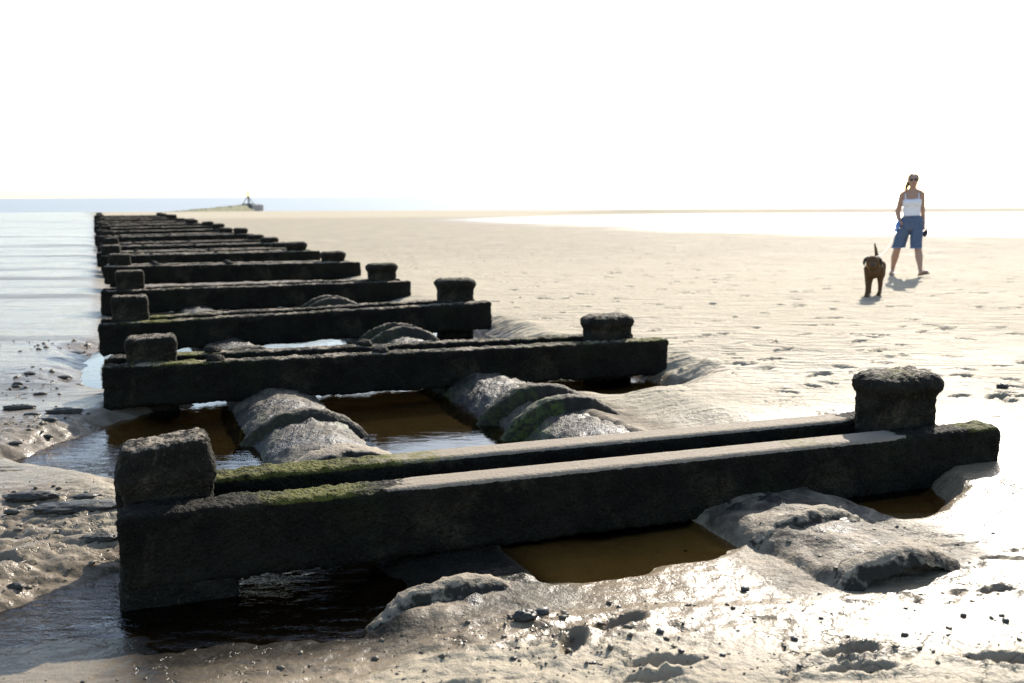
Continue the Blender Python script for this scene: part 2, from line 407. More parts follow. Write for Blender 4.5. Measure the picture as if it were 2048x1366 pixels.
def mat_collar():
    t = NT('weedy collar')
    P = t.coords(); n2 = t.noise(P, 30, 4, .6); n3 = t.noise(P, 140, 2, .6)
    col = t.mix(n2, C(.010, .0085, .006), C(.032, .027, .019))
    col = t.mix(t.math('MULTIPLY', t.attr('moss'), t.ramp(n2, .35, .65)), col, C(.055, .075, .014))
    b = t.bump(n3, .5, .005); b = t.bump(n2, .9, .02, b)
    up = t.n('ShaderNodeSeparateXYZ'); t.t.links.new(t.n('ShaderNodeNewGeometry').outputs['Normal'], up.inputs[0])
    sf = t.math('MULTIPLY', t.attr('sandy'), t.ramp(t.math('ADD', up.outputs[2], t.math('MULTIPLY', t.math('SUBTRACT', n2, .5), .8)), .62, .85))
    col = t.mix(sf, col, C(.20, .165, .12))
    t.bsdf(col, .8, b, .25)
    return t.m

def mat_water(name, tint, bumpd, scale, stretch):
    t = NT(name)
    P = t.coords(stretch, rot=(0, 0, R(-22)))
    n = t.noise(P, scale, 4, .55, .5)
    m = t.noise(t.coords(), 1.3, 2)
    sy = t.n('ShaderNodeSeparateXYZ'); t.t.links.new(t.coords(), sy.inputs[0])
    b = t.bump(n, t.math('MULTIPLY', t.ramp(m, .35, .65, .25, 1.0), t.ramp(t.math('ADD', sy.outputs[1], sy.outputs[0]), 2.6, 4.2, 1.0, .10)), bumpd)
    fr = t.n('ShaderNodeFresnel'); fr.inputs['IOR'].default_value = 1.33; t.t.links.new(b, fr.inputs['Normal'])
    tr = t.n('ShaderNodeBsdfTransparent'); tr.inputs[0].default_value = C(*tint)
    gl = t.n('ShaderNodeBsdfGlossy'); gl.inputs['Roughness'].default_value = 0.03; gl.inputs[0].default_value = C(.95, .95, .95); t.t.links.new(b, gl.inputs['Normal'])
    mx = t.n('ShaderNodeMixShader'); t.t.links.new(fr.outputs[0], mx.inputs[0]); t.t.links.new(tr.outputs[0], mx.inputs[1]); t.t.links.new(gl.outputs[0], mx.inputs[2])
    t.t.links.new(mx.outputs[0], t.out.inputs['Surface'])
    return t.m

def mat_sea():
    t = NT('sea water')
    n1 = t.noise(t.coords((.25, 1, 1)), .8, 5, .6); n2 = t.noise(t.coords((.05, .2, 1)), .3, 3, .5)
    b = t.bump(n1, 1.0, .35); b = t.bump(n2, 1.0, .6, b)
    t.bsdf(C(.215, .235, .245), .42, b, .32, ior=1.33)
    return t.m

def mat_plain(name, a, b_, rough=.7, scale=30, bs=.5, bd=.01, spec=.4, stretch=(1, 1, 1)):
    t = NT(name); P = t.coords(stretch, obj=True); n = t.noise(P, scale, 4, .6)
    t.bsdf(t.mix(n, C(*a), C(*b_)), rough, t.bump(n, bs, bd), spec)
    return t.m

M_GROUND = mat_ground()
M_WEED = mat_weed('weed covered timber', (.0055, .0048, .0033), (.0145, .0125, .0085))
M_CRUST = mat_weed('barnacled post', (.009, .0078, .0055), (.026, .0225, .016))
M_PIPE = mat_pipe(); M_COLLAR = mat_collar()
M_POOL = mat_water('brown pool water', (.92, .70, .37), .035, 6, (1, 2.8, 1))
M_SEA = mat_sea()
M_CLOD = mat_plain('dark mud', (.012, .011, .009), (.045, .039, .03), .5, 40, .8, .01)
M_STONE = mat_plain('wet pebble', (.02, .018, .016), (.05, .045, .04), .45, 60, .4, .004)

# ------------------------------------------------------------------ beach
def axis(segs):
    out = [segs[0][0]]
    for a, b, h0, h1 in segs:
        x = a
        while True:
            k = (x - a) / (b - a); h = h0 * (h1 / h0) ** k if b - a < 1e3 else None
            if h is None: h = max(h0, h0 + (x - a) * 0.09)
            x += h
            if x >= b - h * .4: break
            out.append(x)
        out.append(b)
    return np.array(out)
xl = -axis([(3.2, 9, .013, .12), (9, 60, .12, 2.0), (60, 30000, 2.0, 0)])[::-1]
xm = axis([(-3.2, 2.6, .013, .013), (2.6, 5, .016, .04), (5, 16, .06, .12), (16, 70, .15, 3.0), (70, 30000, 2.0, 0)])
gx = np.concatenate([xl[:-1], xm])
gy = axis([(-60, 0, 6, .5), (0, 2.3, .4, .03), (2.3, 5.6, .0125, .0125), (5.6, 9, .016, .035), (9, 14, .032, .04), (14, 20, .045, .09), (20, 45, .1, .4), (45, 330, .5, 6), (330, 32000, 4, 0)])
GXX, GYY = np.meshgrid(gx, gy)
GZ = ground(GXX.ravel(), GYY.ravel()).reshape(GXX.shape)
for f in DENTS:
    i0, i1 = np.searchsorted(gx, [f[0] - .35, f[0] + .35]); j0, j1 = np.searchsorted(gy, [f[1] - .35, f[1] + .35])
    zz = GZ[j0:j1, i0:i1]; stamp(zz, GXX[j0:j1, i0:i1], GYY[j0:j1, i0:i1], f, .15)
nx, ny = len(gx), len(gy)
print('ground grid', nx, ny, nx * ny)
idx = np.arange(nx * ny).reshape(ny, nx)
Q = np.stack([idx[:-1, :-1], idx[:-1, 1:], idx[1:, 1:], idx[1:, :-1]], -1).reshape(-1, 4)
X1, Y1, Z1 = GXX.ravel(), GYY.ravel(), GZ.ravel()
me = mesh_np('beach', np.stack([X1, Y1, Z1], 1), Q)
S1, T1 = st_of(X1, Y1)
leftm = 1 - sstep(-0.6, 1.0, T1)
leftm = leftm * (1 - .0 * Y1)
wet = 0.42 + 0 * X1
wet = np.maximum(wet, leftm * (1 - .25 * np.exp(-((Y1 - 5) / 2.5) ** 2)))
wet = np.maximum(wet, .95 * (1 - sstep(-.14, -.055, Z1)) * (Y1 < 40))
fg = sstep(-.2, 1.2, X1) * (1 - sstep(5.0, 7.0, Y1)) * sstep(2.6, 3.3, Y1)
wet = np.maximum(wet, .40 + .38 * fg)
slick = sstep(-.7, -.2, X1) * (1 - sstep(.9, 1.6, X1)) * sstep(2.95, 3.2, Y1 - .1 * X1 + .1 * fbm(X1 / .3, Y1 / .2, 95, 3)) * (1 - sstep(4.2, 4.6, Y1))
wet = np.maximum(wet, .95 * slick)
wet = np.where((S1 > .2) & (S1 < 3.2) & (T1 > 1.4) & (T1 < 2.6), np.minimum(wet, .6), wet)
wet = np.where((X1 > -.3) & (X1 < 1.4) & (Z1 < -.112) & (Y1 > 3.4) & (Y1 < 5) & (T1 > 1.2) & (T1 < 2.6) & (S1 < .1), .45, wet)
wet = wet - .16 * sstep(7, 12, Y1) * (1 - leftm) - .12 * sstep(60, 90, Y1)
wet = wet - .3 * (1 - sstep(2.75, 3.1, Y1 + .12 * fbm(X1 / .6, Y1 / .3, 83, 3))) * (1 - sstep(-.15, -.09, -Z1))
ws = polysd(X1, Y1, WETSTRIP) + 4 * fbm(X1 / 14, Y1 / 5, 81, 3)
strip = sstep(8, -5, ws)
strip = strip * (1 - sstep(93, 98, Y1 + .05 * X1))
wet = np.maximum(wet, strip)
wet = np.maximum(wet, .55 * sstep(38, 60, Y1) * leftm)
wet = np.maximum(wet, sstep(-2.3, -2.75, Z1))
mud = np.maximum(leftm * (.25 + .75 * sstep(5.0, 8.0, Y1)), strip)
mud = np.maximum(mud, .6 * sstep(0.2, 1.2, X1) * np.exp(-((Y1 - 4.0) / .7) ** 2) * 0)
attr(me, 'wet', np.clip(wet, 0, 1)); attr(me, 'mud', np.clip(mud, 0, 1)); pool_shade = sstep(-.2, .1, T1) * (1 - sstep(1.45, 1.7, T1)) * sstep(-1.0, -.55, S1 + .1 * fbm(X1 / .2, Y1 / .2, 92, 2)) * (1 - sstep(.3, .7, S1)) * np.where(S1 > -.47, 1, 1 - sstep(-.10, -.085, Z1))  # mask for the beam's shade painted over pool bed and mud ridge
cr = sstep(.62, .40, np.abs(T1 - PIPE_T[1]) + .12 * fbm(X1 / .3, Y1 / .3, 93, 3)) * sstep(-1.15, -1.0, S1) * (1 - sstep(3.0, 3.4, S1)) * sstep(-.12, -.09, Z1)
cr = np.maximum(cr, sstep(.5, .3, np.abs(T1 - PIPE_T[0]) + .1 * fbm(X1 / .2, Y1 / .2, 94, 3)) * sstep(-.95, -.7, S1) * (1 - sstep(-.5, -.42, S1)) * .8)
attr(me, 'pool_shade', pool_shade); attr(me, 'crust', cr)
attr(me, 'damp', sstep(17, 26, Y1 + 2 * fbm(X1 / 5, Y1 / 3, 87, 3)) * (1 - sstep(60, 90, Y1)) * (1 - leftm))
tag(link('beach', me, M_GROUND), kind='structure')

def sheet(name, x0, x1, y0, y1, z, mat, n=1):
    V = [(x0 + (x1 - x0) * i / n, y0 + (y1 - y0) * j / n, z) for j in range(n + 1) for i in range(n + 1)]
    Fq = [(j * (n + 1) + i, j * (n + 1) + i + 1, (j + 1) * (n + 1) + i + 1, (j + 1) * (n + 1) + i) for j in range(n) for i in range(n)]
    return tag(link(name, mesh_np(name, V, Fq), mat), kind='structure')
sheet('pool_water', -6.5, 3.0, 2.4, 12.6, WATER_Z, M_POOL)
def puddle(pts, z):
    m = bpy.data.meshes.new('puddle_water'); m.from_pydata([(x, y, z) for x, y in pts], [], [tuple(range(len(pts)))])
    tag(link('puddle_water', m, M_POOL), kind='structure')
puddle([(-.10, 3.12), (1.1, 3.3), (1.75, 4.1), (1.6, 4.80), (-.25, 4.12), (-.04, 3.55)], -0.115)
puddle([(1.45, 4.5), (2.35, 4.5), (2.5, 5.2), (1.60, 4.90)], -0.095)
sheet('sea', -32000, 32000, 200, 40000, SEA_Z, M_SEA)

# ------------------------------------------------------------------ encrusted blocks
def block(dims, res, round_r, amp, seed, scale=9.0, taper=None, topflat=None, square=True):
    """closed lattice box centred in x,y, from z=0 to dims[2]; returns V, quads, normals"""
    n = [max(2, int(round(d / res))) for d in dims]
    ax = [np.linspace(0, 1, k + 1) for k in n]
    I = -np.ones((n[0] + 1, n[1] + 1, n[2] + 1), np.int64)
    ii, jj, kk = np.meshgrid(range(n[0] + 1), range(n[1] + 1), range(n[2] + 1), indexing='ij')
    sh = (ii == 0) | (ii == n[0]) | (jj == 0) | (jj == n[1]) | (kk == 0) | (kk == n[2])
    I[sh] = np.arange(sh.sum())
    P = np.stack([ax[0][ii[sh]] * dims[0] - dims[0] / 2, ax[1][jj[sh]] * dims[1] - dims[1] / 2, ax[2][kk[sh]] * dims[2]], 1)
    F = []
    def q(a, b, c, d, flip):
        L = [a, b, c, d] if not flip else [d, c, b, a]
        F.append(np.stack([x.ravel() for x in L], 1))
    for k, fl in ((0, True), (n[2], False)): A = I[:, :, k]; q(A[:-1, :-1], A[1:, :-1], A[1:, 1:], A[:-1, 1:], fl)
    for k, fl in ((0, True), (n[0], False)): A = I[k, :, :]; q(A[:-1, :-1], A[1:, :-1], A[1:, 1:], A[:-1, 1:], fl)
    for k, fl in ((0, False), (n[1], True)): A = I[:, k, :]; q(A[:-1, :-1], A[1:, :-1], A[1:, 1:], A[:-1, 1:], fl)
    F = np.concatenate(F)
    c = np.array([0, 0, dims[2] / 2]); half = np.array(dims) / 2 - round_r
    inner = np.clip(P - c, -half, half); d = P - c - inner
    ln = np.linalg.norm(d, axis=1); nrm = d / np.maximum(ln, 1e-6)[:, None]
    P = c + inner + nrm * round_r
    return P, F, nrm

def crust(P, N, amp, seed, sc):
    h = 0.38 * fbm3(P * sc * .45 + seed * 3.1, seed, 2) + 0.62 * fbm3(P * sc * 2.0 + seed, seed + 3, 3, .6)
    return P + N * (amp * h)[:, None]

ORD = ['nearest', 'second', 'third', 'fourth', 'fifth', 'sixth', 'seventh', 'eighth', 'ninth', 'tenth', 'eleventh', 'twelfth', 'thirteenth', 'fourteenth', 'fifteenth', 'sixteenth', 'seventeenth', 'eighteenth', 'nineteenth', 'twentieth']
# left end x, y, z of the landward beam's top edge, right end x, y, z, left and right post tops, left and right post positions along the beam
FR = [
    ((-1.479, 3.594, .200), (2.541, 5.065, .182), .415, .462, .21, 3.84),
    ((-2.873, 6.900, .203), (1.328, 8.371, .168), .375, .370, .34, 4.02),
    ((-3.937, 9.450, .182), (-0.212, 10.921, .225), .425, .480, .28, 3.66),
    ((-5.197, 12.60, .206), (-1.419, 14.071, .195), .440, .440, .36, 3.72),
    ((-6.533, 16.00, .290), (-2.628, 17.471, .250), .470, .430, .25, 3.75),
    ((-7.760, 18.90, .295), (-3.880, 20.371, .290), .480, .470, .20, 3.72)]
rj = random.Random(3)
for Yl in (20.0, 22.3, 24.4, 27.7, 29.2, 32.4, 35.6, 39.0, 42.6, 46.2, 50.0, 53.6, 57.4, 61.0):
    a = R(20.5 + rj.uniform(-1.2, 1.2)); L = 4.12 + rj.uniform(-.12, .12); xl_ = -.4132 * Yl + rj.uniform(-.08, .08)
    z = .29 + rj.uniform(-.02, .02)
    FR.append(((xl_, Yl, z), (xl_ + L * math.cos(a), Yl + L * math.sin(a), z + rj.uniform(-.03, .03)), z + .18 + rj.uniform(-.05, .03), z + .17 + rj.uniform(-.05, .04), .22 + rj.uniform(-.06, .1), 3.72 + rj.uniform(-.1, .1)))
EXTRA = {0: 'pale weathered beams, moss by both posts', 1: 'behind the brown pool', 2: 'tall capped right post', 3: 'just before a bare arched pipe collar', 4: 'knobbly bolts on its beam',
         5: 'close in front of the seventh', 6: 'close behind the sixth'}
BH, BW = 0.302, 0.17
for i, (A, B, zl, zr, tl, tr) in enumerate(FR):
    A = Vector(A); B = Vector(B); d = (B - A); L = math.hypot(d.x, d.y); yaw = math.atan2(d.y, d.x); tilt = math.atan2(d.z, L)
    root = empty('timber_trestle', (A.x, A.y, -0.3), yaw)
    where = EXTRA.get(i, 'in the row towards the sea')
    tag(root, f'{ORD[i]} weedy timber frame from the camera, {where}', 'timber frame', 'timber frames carrying the outfall pipes')
    res = .0125 if i == 0 else .017 if i == 1 else .028 if i < 4 else .05 if i < 7 else .08
    amp = .030 if i < 2 else .034
    for k in range(2):                                     # the two clamping beams
        x0 = 0.0 if k == 0 else (.02 if i else -.01)
        x1 = L if k == 0 else tr + (.05 if i == 0 else .30)
        P, F, N = block((x1 - x0, BW, BH), res, .028, amp, i, 9)
        top = N[:, 2] > .6
        P0 = P.copy()
        if i == 0:
            xx = P[:, 0] + (x1 - x0) / 2 + x0
            worn_lit = sstep(.30, .62, N[:, 2]) * sstep(.95, 1.25, xx + .1 * perlin3(P * 8, 4)) * (1 - sstep(3.55, 3.75, xx))
            mossv = np.exp(-((xx - .75) / .30) ** 2) * sstep(.1, .5, N[:, 2] + 0 * xx) * .95
            if k == 1: mossv = np.maximum(mossv, sstep(-.2, .4, N[:, 2]) * (1 - sstep(1.2, 1.8, xx)) * .75)
            mossv = np.maximum(mossv, sstep(.2, .6, N[:, 2]) * sstep(4.0, 4.08, xx) * .8)
            mossv = np.maximum(mossv, sstep(.2, .6, N[:, 2]) * np.exp(-((xx - 3.1) / .2) ** 2) * .62 * (1 if k == 0 else .5))
            mossv = np.maximum(mossv, .40 * np.exp(-((N[:, 2] - .5) / .3) ** 2) * sstep(-.1, .3, perlin3(P * 3, 8)))
            P = crust(P, N * (1 - .92 * worn_lit)[:, None], amp, i * 2 + k, 10)
        else:
            xx = P[:, 0] + (x1 - x0) / 2 + x0
            worn_lit = (.42 if i < 4 else .56) * sstep(.4, .8, N[:, 2]) + .12 * sstep(.5, .9, N[:, 2]) * (perlin3(P * 3, 9 + i) > 0)  # beam tops paled in colour, far ones more, to read as sunlit edges
            mossv = sstep(.1, .6, N[:, 2]) * (.38 + .25 * perlin3(P * 2.0, 12 + i)) + .5 * np.exp(-((xx - .55) / .25) ** 2) * sstep(.2, .6, N[:, 2]) * (i < 3)
            if i == 1: mossv = np.maximum(mossv, .8 * sstep(3.9, 4.1, xx) * sstep(.3, .6, N[:, 2]))
            P = crust(P, N, amp, i * 2 + k, 9)
            P[:, 2] += np.where(N[:, 2] < -.3, .035 * fbm3(P * np.array([3.0, 1.5, 1.5]) + i, 15 + i, 3), 0)
        mb = mesh_np('beam', P, F); attr(mb, 'worn_lit', worn_lit); attr(mb, 'moss', mossv)
        b = link('beam', mb, M_WEED, root)
        xm_ = (x0 + x1) / 2
        b.location = (xm_, BW / 2 + (0 if k == 0 else .415), A.z + .3 - BH + d.z * xm_ / L); b.rotation_euler = (0, -tilt, 0)
    for k, (px, zt, wd) in enumerate(((tl, zl, .34), (tr, zr, .385))):
        h = zt + .9
        pres = .0115 if i == 0 else .016 if i == 1 else .025 if i < 4 else .045 if i < 7 else .07
        P, F, N = block((wd, .24, h), pres,   .038 if k == 0 else .062, amp, i, 12)
        zz = h - P[:, 2]
        if k == 1 or i in (1, 3):                                   # swollen cap with a lip over the shaft
            lip = np.exp(-((zz - .055) / .05) ** 4) * (1 if k == 1 else .3)
            P[:, :2] += N[:, :2] * (.030 * lip)[:, None]
        elif i == 0:
            P[:, :2] += N[:, :2] * (.022 * np.exp(-((zz - .13) / .06) ** 2))[:, None]
            P[:, 2] += .014 * (P[:, 0] / .17) * (1 - sstep(.02, .3, zz))
        P = crust(P, N, .026 if i < 4 else .032, 60 + i * 2 + k, 16)
        worn_lit = .50 * sstep(.4, .8, N[:, 2]) * (zz < .2)
        mossv = sstep(.4, .9, N[:, 2]) * (.36 + .3 * perlin3(P * 5, 31 + i))
        if i == 0 and k == 0: mossv = np.maximum(mossv, .55 * sstep(.5, .9, N[:, 0]) * sstep(.12, .3, zz))
        if i == 0 and k == 1: mossv = np.maximum(mossv, .75 * sstep(.7, .95, N[:, 2]) * np.exp(-((P[:, 0]) / .11) ** 2 - (P[:, 1] / .13) ** 2))
        mp_ = mesh_np('post', P, F); attr(mp_, 'worn_lit', worn_lit); attr(mp_, 'moss', mossv)
        p = link('post', mp_, M_CRUST, root)
        p.location = (px, BW + .122, .3 - .9); p.rotation_euler = (R(rj.uniform(-1, 1)), R(rj.uniform(-1.2, 1.2)), R(rj.uniform(-3, 3)))
    if i == 0:
        P, F, N = block((.44, .43, .5), .014, .03, .03, 7)
        P = crust(P, N, .025, 91, 12); mf = mesh_np('footing', P, F); attr(mf, 'worn_lit', np.zeros(len(P))); attr(mf, 'moss', np.zeros(len(P)))
        o = link('footing', mf, M_CRUST, root); o.location = (.215, .217, A.z + .3 - BH - .47)
    if 1 <= i < 14:
        for bx in (.78, 1.98):                              # crusted bolt heads on the beam tops
            for k in range(2):
                if i in (2, 3): continue
                bm = bmesh.new(); bmesh.ops.create_icosphere(bm, subdivisions=3 if i < 3 else 2, radius=1)
                V = np.array([v.co[:] for v in bm.verts]); Fa = np.array([[v.index for v in f.verts] for f in bm.faces]); bm.free()
                hgt = 1 + .35 * fbm3(V * 2.2 + i + bx, 5 + i, 3)
                V = V * hgt[:, None] * np.array([.065, .055, .038]) * (1 if i < 5 else .62)
                mbt = mesh_np('bolt', V, Fa); attr(mbt, 'worn_lit', np.full(len(V), .3)); attr(mbt, 'moss', np.zeros(len(V)))
                o = link('bolt', mbt, M_CRUST, root)
                xb = bx + (rj.uniform(-.03, .03) if i < 5 else rj.uniform(-.22, .22))
                o.location = (xb, BW / 2 + .415 * k, A.z + .3 + d.z * xb / L + .008)

# ------------------------------------------------------------------ the two outfall pipes
def pipe(name, label, pt, s_start, collars, seed):
    root = empty(name, (*xy_of(s_start, pt), -0.9), math.atan2(EU[1], EU[0]))
    ss = np.concatenate([np.arange(s_start, 7.5, .028), np.arange(7.5, 18, .12), np.arange(18, 62, .6)])
    nseg = 96
    th = np.linspace(0, 2 * np.pi, nseg, endpoint=False)
    SS, TH = np.meshgrid(ss, th, indexing='ij')
    axz = PIPE_C[0 if seed == 100 else 1] - PIPE_R + 0.0 * ss
    axz = axz - .35 * sstep(10, 17, ss)
    if seed == 100: axz = axz - np.interp(ss, [-.95, -.6, -.48, -.3, .05, .4, .7], [.13, .055, .055, .20, .23, .07, 0])
    rad = PIPE_R + 0.022 * fbm(SS / .32, np.cos(TH) * 3 + seed, seed, 4) + .055 * (np.abs(fbm(SS / .13, TH * 4, seed + 5, 4)) - .2)
    Xl = SS - s_start; Yl = rad * np.cos(TH); Zl = axz[:, None] + rad * np.sin(TH) + .9
    V = np.stack([Xl, Yl, Zl], -1).reshape(-1, 3); n = len(ss)
    I = np.arange(n * nseg).reshape(n, nseg); J = np.roll(I, -1, 1)
    F = np.stack([I[:-1], I[1:], J[1:], J[:-1]], -1).reshape(-1, 4)
    mb = mesh_np('pipe_barrel', V, F)
    attr(mb, 'moss', (.6 * sstep(.1, .5, fbm(SS / .5, TH * 2, seed + 9, 2)) * (np.sin(TH) < .9)).ravel())
    link('pipe_barrel', mb, M_PIPE, root)
    for (sc, wd, rr, mossy) in collars:
        pr = np.array([(-wd / 2 - .03, -.03), (-wd / 2, .05), (-wd / 2 + .02, .085), (-.015, .095), (.015, .095), (wd / 2 - .02, .085), (wd / 2, .05), (wd / 2 + .03, -.03)])
        pr = np.concatenate([np.stack([np.linspace(pr[q][0], pr[q + 1][0], 4)[:-1], np.linspace(pr[q][1], pr[q + 1][1], 4)[:-1]], 1) for q in range(len(pr) - 1)] + [pr[-1:]])
        ns = 160; tt = np.linspace(0, 2 * np.pi, ns, endpoint=False)
        A_, B_ = np.meshgrid(np.arange(len(pr)), tt, indexing='ij')
        px = pr[A_, 0]; pz = pr[A_, 1] * rr
        nzv = .014 * fbm(B_ * 5 + sc, px * 9, seed + 33, 3) + .013 * fbm(B_ * 19, px * 26 + sc, seed + 37, 3)
        r_ = PIPE_R + pz + nzv
        az = float(np.interp(sc, ss, axz))
        V = np.stack([px + .05 * fbm(B_ * 3, px * 0 + sc, 44, 3), r_ * np.cos(B_), r_ * np.sin(B_)], -1).reshape(-1, 3)
        I = np.arange(len(pr) * ns).reshape(len(pr), ns); J = np.roll(I, -1, 1)
        F = np.stack([I[:-1], I[1:], J[1:], J[:-1]], -1).reshape(-1, 4)
        mc = mesh_np('collar', V, F); attr(mc, 'moss', np.full(len(V), mossy) * (np.cos(B_).ravel() > .1)); attr(mc, 'sandy', np.full(len(V), 1.0 if sc < 1.6 else .35))
        o = link('collar', mc, M_COLLAR, root); o.location = (sc - s_start, 0, az + .9)
    return tag(root, label, 'pipe', 'outfall pipes under the timber frames')
def s_at(pt, Y): return (Y - O2[1] - pt * EV[1]) / EU[1]
pipe('outfall_pipe', 'sand crusted outfall pipe on the left, half sunk under the timber frames', PIPE_T[0], -0.95,
     [(-.50, .10, .48, .1), (s_at(PIPE_T[0], 5.25), .22, .75, .2), (s_at(PIPE_T[0], 6.3), .1, .6, .2), (s_at(PIPE_T[0], 8.8), .12, 1, .2), (s_at(PIPE_T[0], 11.6), .12, 1, .1), (s_at(PIPE_T[0], 14.6), .12, 1, .1)], 100)
pipe('outfall_pipe', 'sand crusted outfall pipe on the right with green mossy collars beside the open sand', PIPE_T[1], -1.07,
     [(-1.02, .12, .45, .0), (-.52, .10, .45, .0), (s_at(PIPE_T[1], 6.45), .13, 1, .9), (s_at(PIPE_T[1], 6.85), .12, 1, .4), (s_at(PIPE_T[1], 9.95), .10, 1, .3), (s_at(PIPE_T[1], 10.25), .10, 1, .3), (s_at(PIPE_T[1], 12.9), .10, 1, .1), (s_at(PIPE_T[1], 13.2), .1, 1, .1), (s_at(PIPE_T[1], 16.3), .12, 1, .1)], 140)

# ------------------------------------------------------------------ mud lumps and pebbles
def lump(name, x, y, size, asp, hgt, seed, mat, yaw, sub=4, sink=.25):
    bm = bmesh.new(); bmesh.ops.create_icosphere(bm, subdivisions=sub, radius=1)
    V = np.array([v.co[:] for v in bm.verts]); Fa = np.array([[v.index for v in f.verts] for f in bm.faces]); bm.free()
    k = 1 + .6 * fbm3(V * np.array([3.4, 1.7, 1.7]) + seed * 1.7, seed, 4, .75)
    V = V * k[:, None] * np.array([size / 2, size * asp / 2, hgt])
    o = link(name, mesh_np(name, V, Fa), mat); o.location = (x, y, gz(x, y) + hgt * (1 - sink) * .6); o.rotation_euler = (0, 0, yaw)
    return o
BIG = [(-2.35, 4.72, .262, 'long dark mud lump lying nearest the left edge, beside the near post'), (-2.03, 4.53, .40, 'long ragged strip of dark mud leading to the near left post'),
       (-3.44, 6.84, .21, 'flat dark mud slab at the far left edge on the wet flat'), (-3.07, 6.72, .25, 'flat dark mud slab on the wet flat left of the second frame'),
       (-1.80, 4.18, .17, 'dark ragged mud lump against the left end of the nearest beam'), (0.04, 3.27, .085, 'dark rounded lump beside the small puddle on the near pipe mound'),
       (3.51, 7.04, .084, 'small dark stone on pale sand right of the near capped post')]
for k, (x, y, sz, lb) in enumerate(BIG):
    o = lump('mud_lump' if k != 6 else 'stone', x, y, sz, .38 if k < 5 else .7, .022 if k < 5 else .022, 200 + k, M_CLOD, .05 + .1 * (k % 3))
    tag(o, lb, 'mud lump' if k != 6 else 'stone')
SM_L = [(-2.33, 4.49, .08), (-3.26, 6.64, .099), (-3.86, 7.65, .076), (-2.97, 6.24, .074), (-3.06, 6.47, .096), (-3.05, 5.97, .106), (-3.53, 7.35, .091), (-4.32, 9.77, .22), (-3.78, 8.79, .104), (-3.82, 8.38, .124), (-4.02, 8.21, .089), (-3.9, 7.76, .085), (-1.95, 3.75, .073), (-2.1, 4.75, .118)]
SM_L.sort(key=lambda q: q[1])
PORD = ['nearest'] + ORD[1:]
for k, (x, y, sz) in enumerate(SM_L):
    tag(lump('mud_clod', x, y, sz, .5, .013, 230 + k, M_CLOD, .2 * (k % 4) - .2, 3), f'small dark mud clod on the wet flat left of the frames, {PORD[k]} from the camera', 'mud clod', 'mud clods left of the frames')
SM_R = [(0.1, 3.33, .059), (0.49, 3.16, .031), (1.29, 3.12, .028), (0.92, 3.1, .031), (1.55, 3.27, .026), (0.66, 2.98, .021), (0.88, 2.9, .02), (0.87, 3.58, .042), (0.78, 3.37, .02), (0.53, 2.99, .024), (0.25, 2.94, .023), (0.0, 2.98, .021), (0.99, 3.42, .018), (1.06, 3.27, .018), (1.67, 3.22, .032), (0.38, 3.42, .024)]
SM_R.sort(key=lambda q: q[0] / q[1])
for k, (x, y, sz) in enumerate(SM_R):
    tag(lump('pebble', x, y, sz, .75, sz * .28, 260 + k, M_STONE, .5 * k, 2), f'small dark pebble on the shining near sand, {("leftmost" if k == 0 else ORD[k] + " from the left")} of the pebbles', 'pebble', 'pebbles on the near wet sand')

# torn crumbs of mud strewn about the near sand, far too many to count
def crumbs():
    rr = np.random.RandomState(8); cs = []
    for (cx, cy, rx, ry, n, s0, s1) in ((.15, 3.15, .5, .22, 260, .004, .014), (.9, 3.2, 1.0, .35, 260, .003, .010), (-.7, 2.95, .9, .2, 160, .003, .011), (-2.1, 4.4, .6, .5, 380, .005, .018), (-1.9, 3.8, .4, .2, 120, .004, .014), (-3.1, 6.4, .8, .35, 220, .006, .022),
                                        (-3.6, 8.0, .9, .6, 160, .008, .026), (1.6, 4.1, .6, .4, 140, .003, .010), (1.9, 3.3, .6, .5, 160, .003, .010), (-4.3, 9.9, .8, .5, 80, .01, .03), (.45, 2.9, .5, .12, 120, .003, .010)):
        n = int(n * .5); p = rr.normal(size=(n, 2)) * (.55 * rx, .55 * ry) + (cx, cy); sz = s0 + (s1 - s0) * rr.rand(n) ** 4
        cs.append(np.column_stack([p, sz]))
    cs = np.concatenate(cs); cs = cs[ground(cs[:, 0], cs[:, 1]) > WATER_Z + .008]
    gzv = ground(cs[:, 0], cs[:, 1])
    bm = bmesh.new(); bmesh.ops.create_icosphere(bm, subdivisions=1, radius=1); B = np.array([v.co[:] for v in bm.verts]); Fa = np.array([[v.index for v in f.verts] for f in bm.faces]); bm.free()
    n, m = len(cs), len(B)
    V = B[None] * (1 + .45 * rr.normal(size=(n, m, 1)).clip(-1.5, 1.5)) * cs[:, 2][:, None, None] * np.array([1.25, .8, .6])
    a = rr.rand(n) * 6.28; ca, sa = np.cos(a)[:, None], np.sin(a)[:, None]
    V = np.stack([V[..., 0] * ca - V[..., 1] * sa + cs[:, 0:1], V[..., 0] * sa + V[..., 1] * ca + cs[:, 1:2], V[..., 2] + gzv[:, None] + .2 * cs[:, 2:3]], -1).reshape(-1, 3)
    F = (Fa[None] + (np.arange(n) * m)[:, None, None]).reshape(-1, 3)
    tag(link('mud_crumbs', mesh_np('mud_crumbs', V, F, False), mat_plain('torn mud', (.03, .025, .018), (.13, .105, .07), .6, 25, .5, .004)), 'dark crumbs of torn mud strewn over the near sand and the left bank', 'mud', kind='stuff')
crumbs()

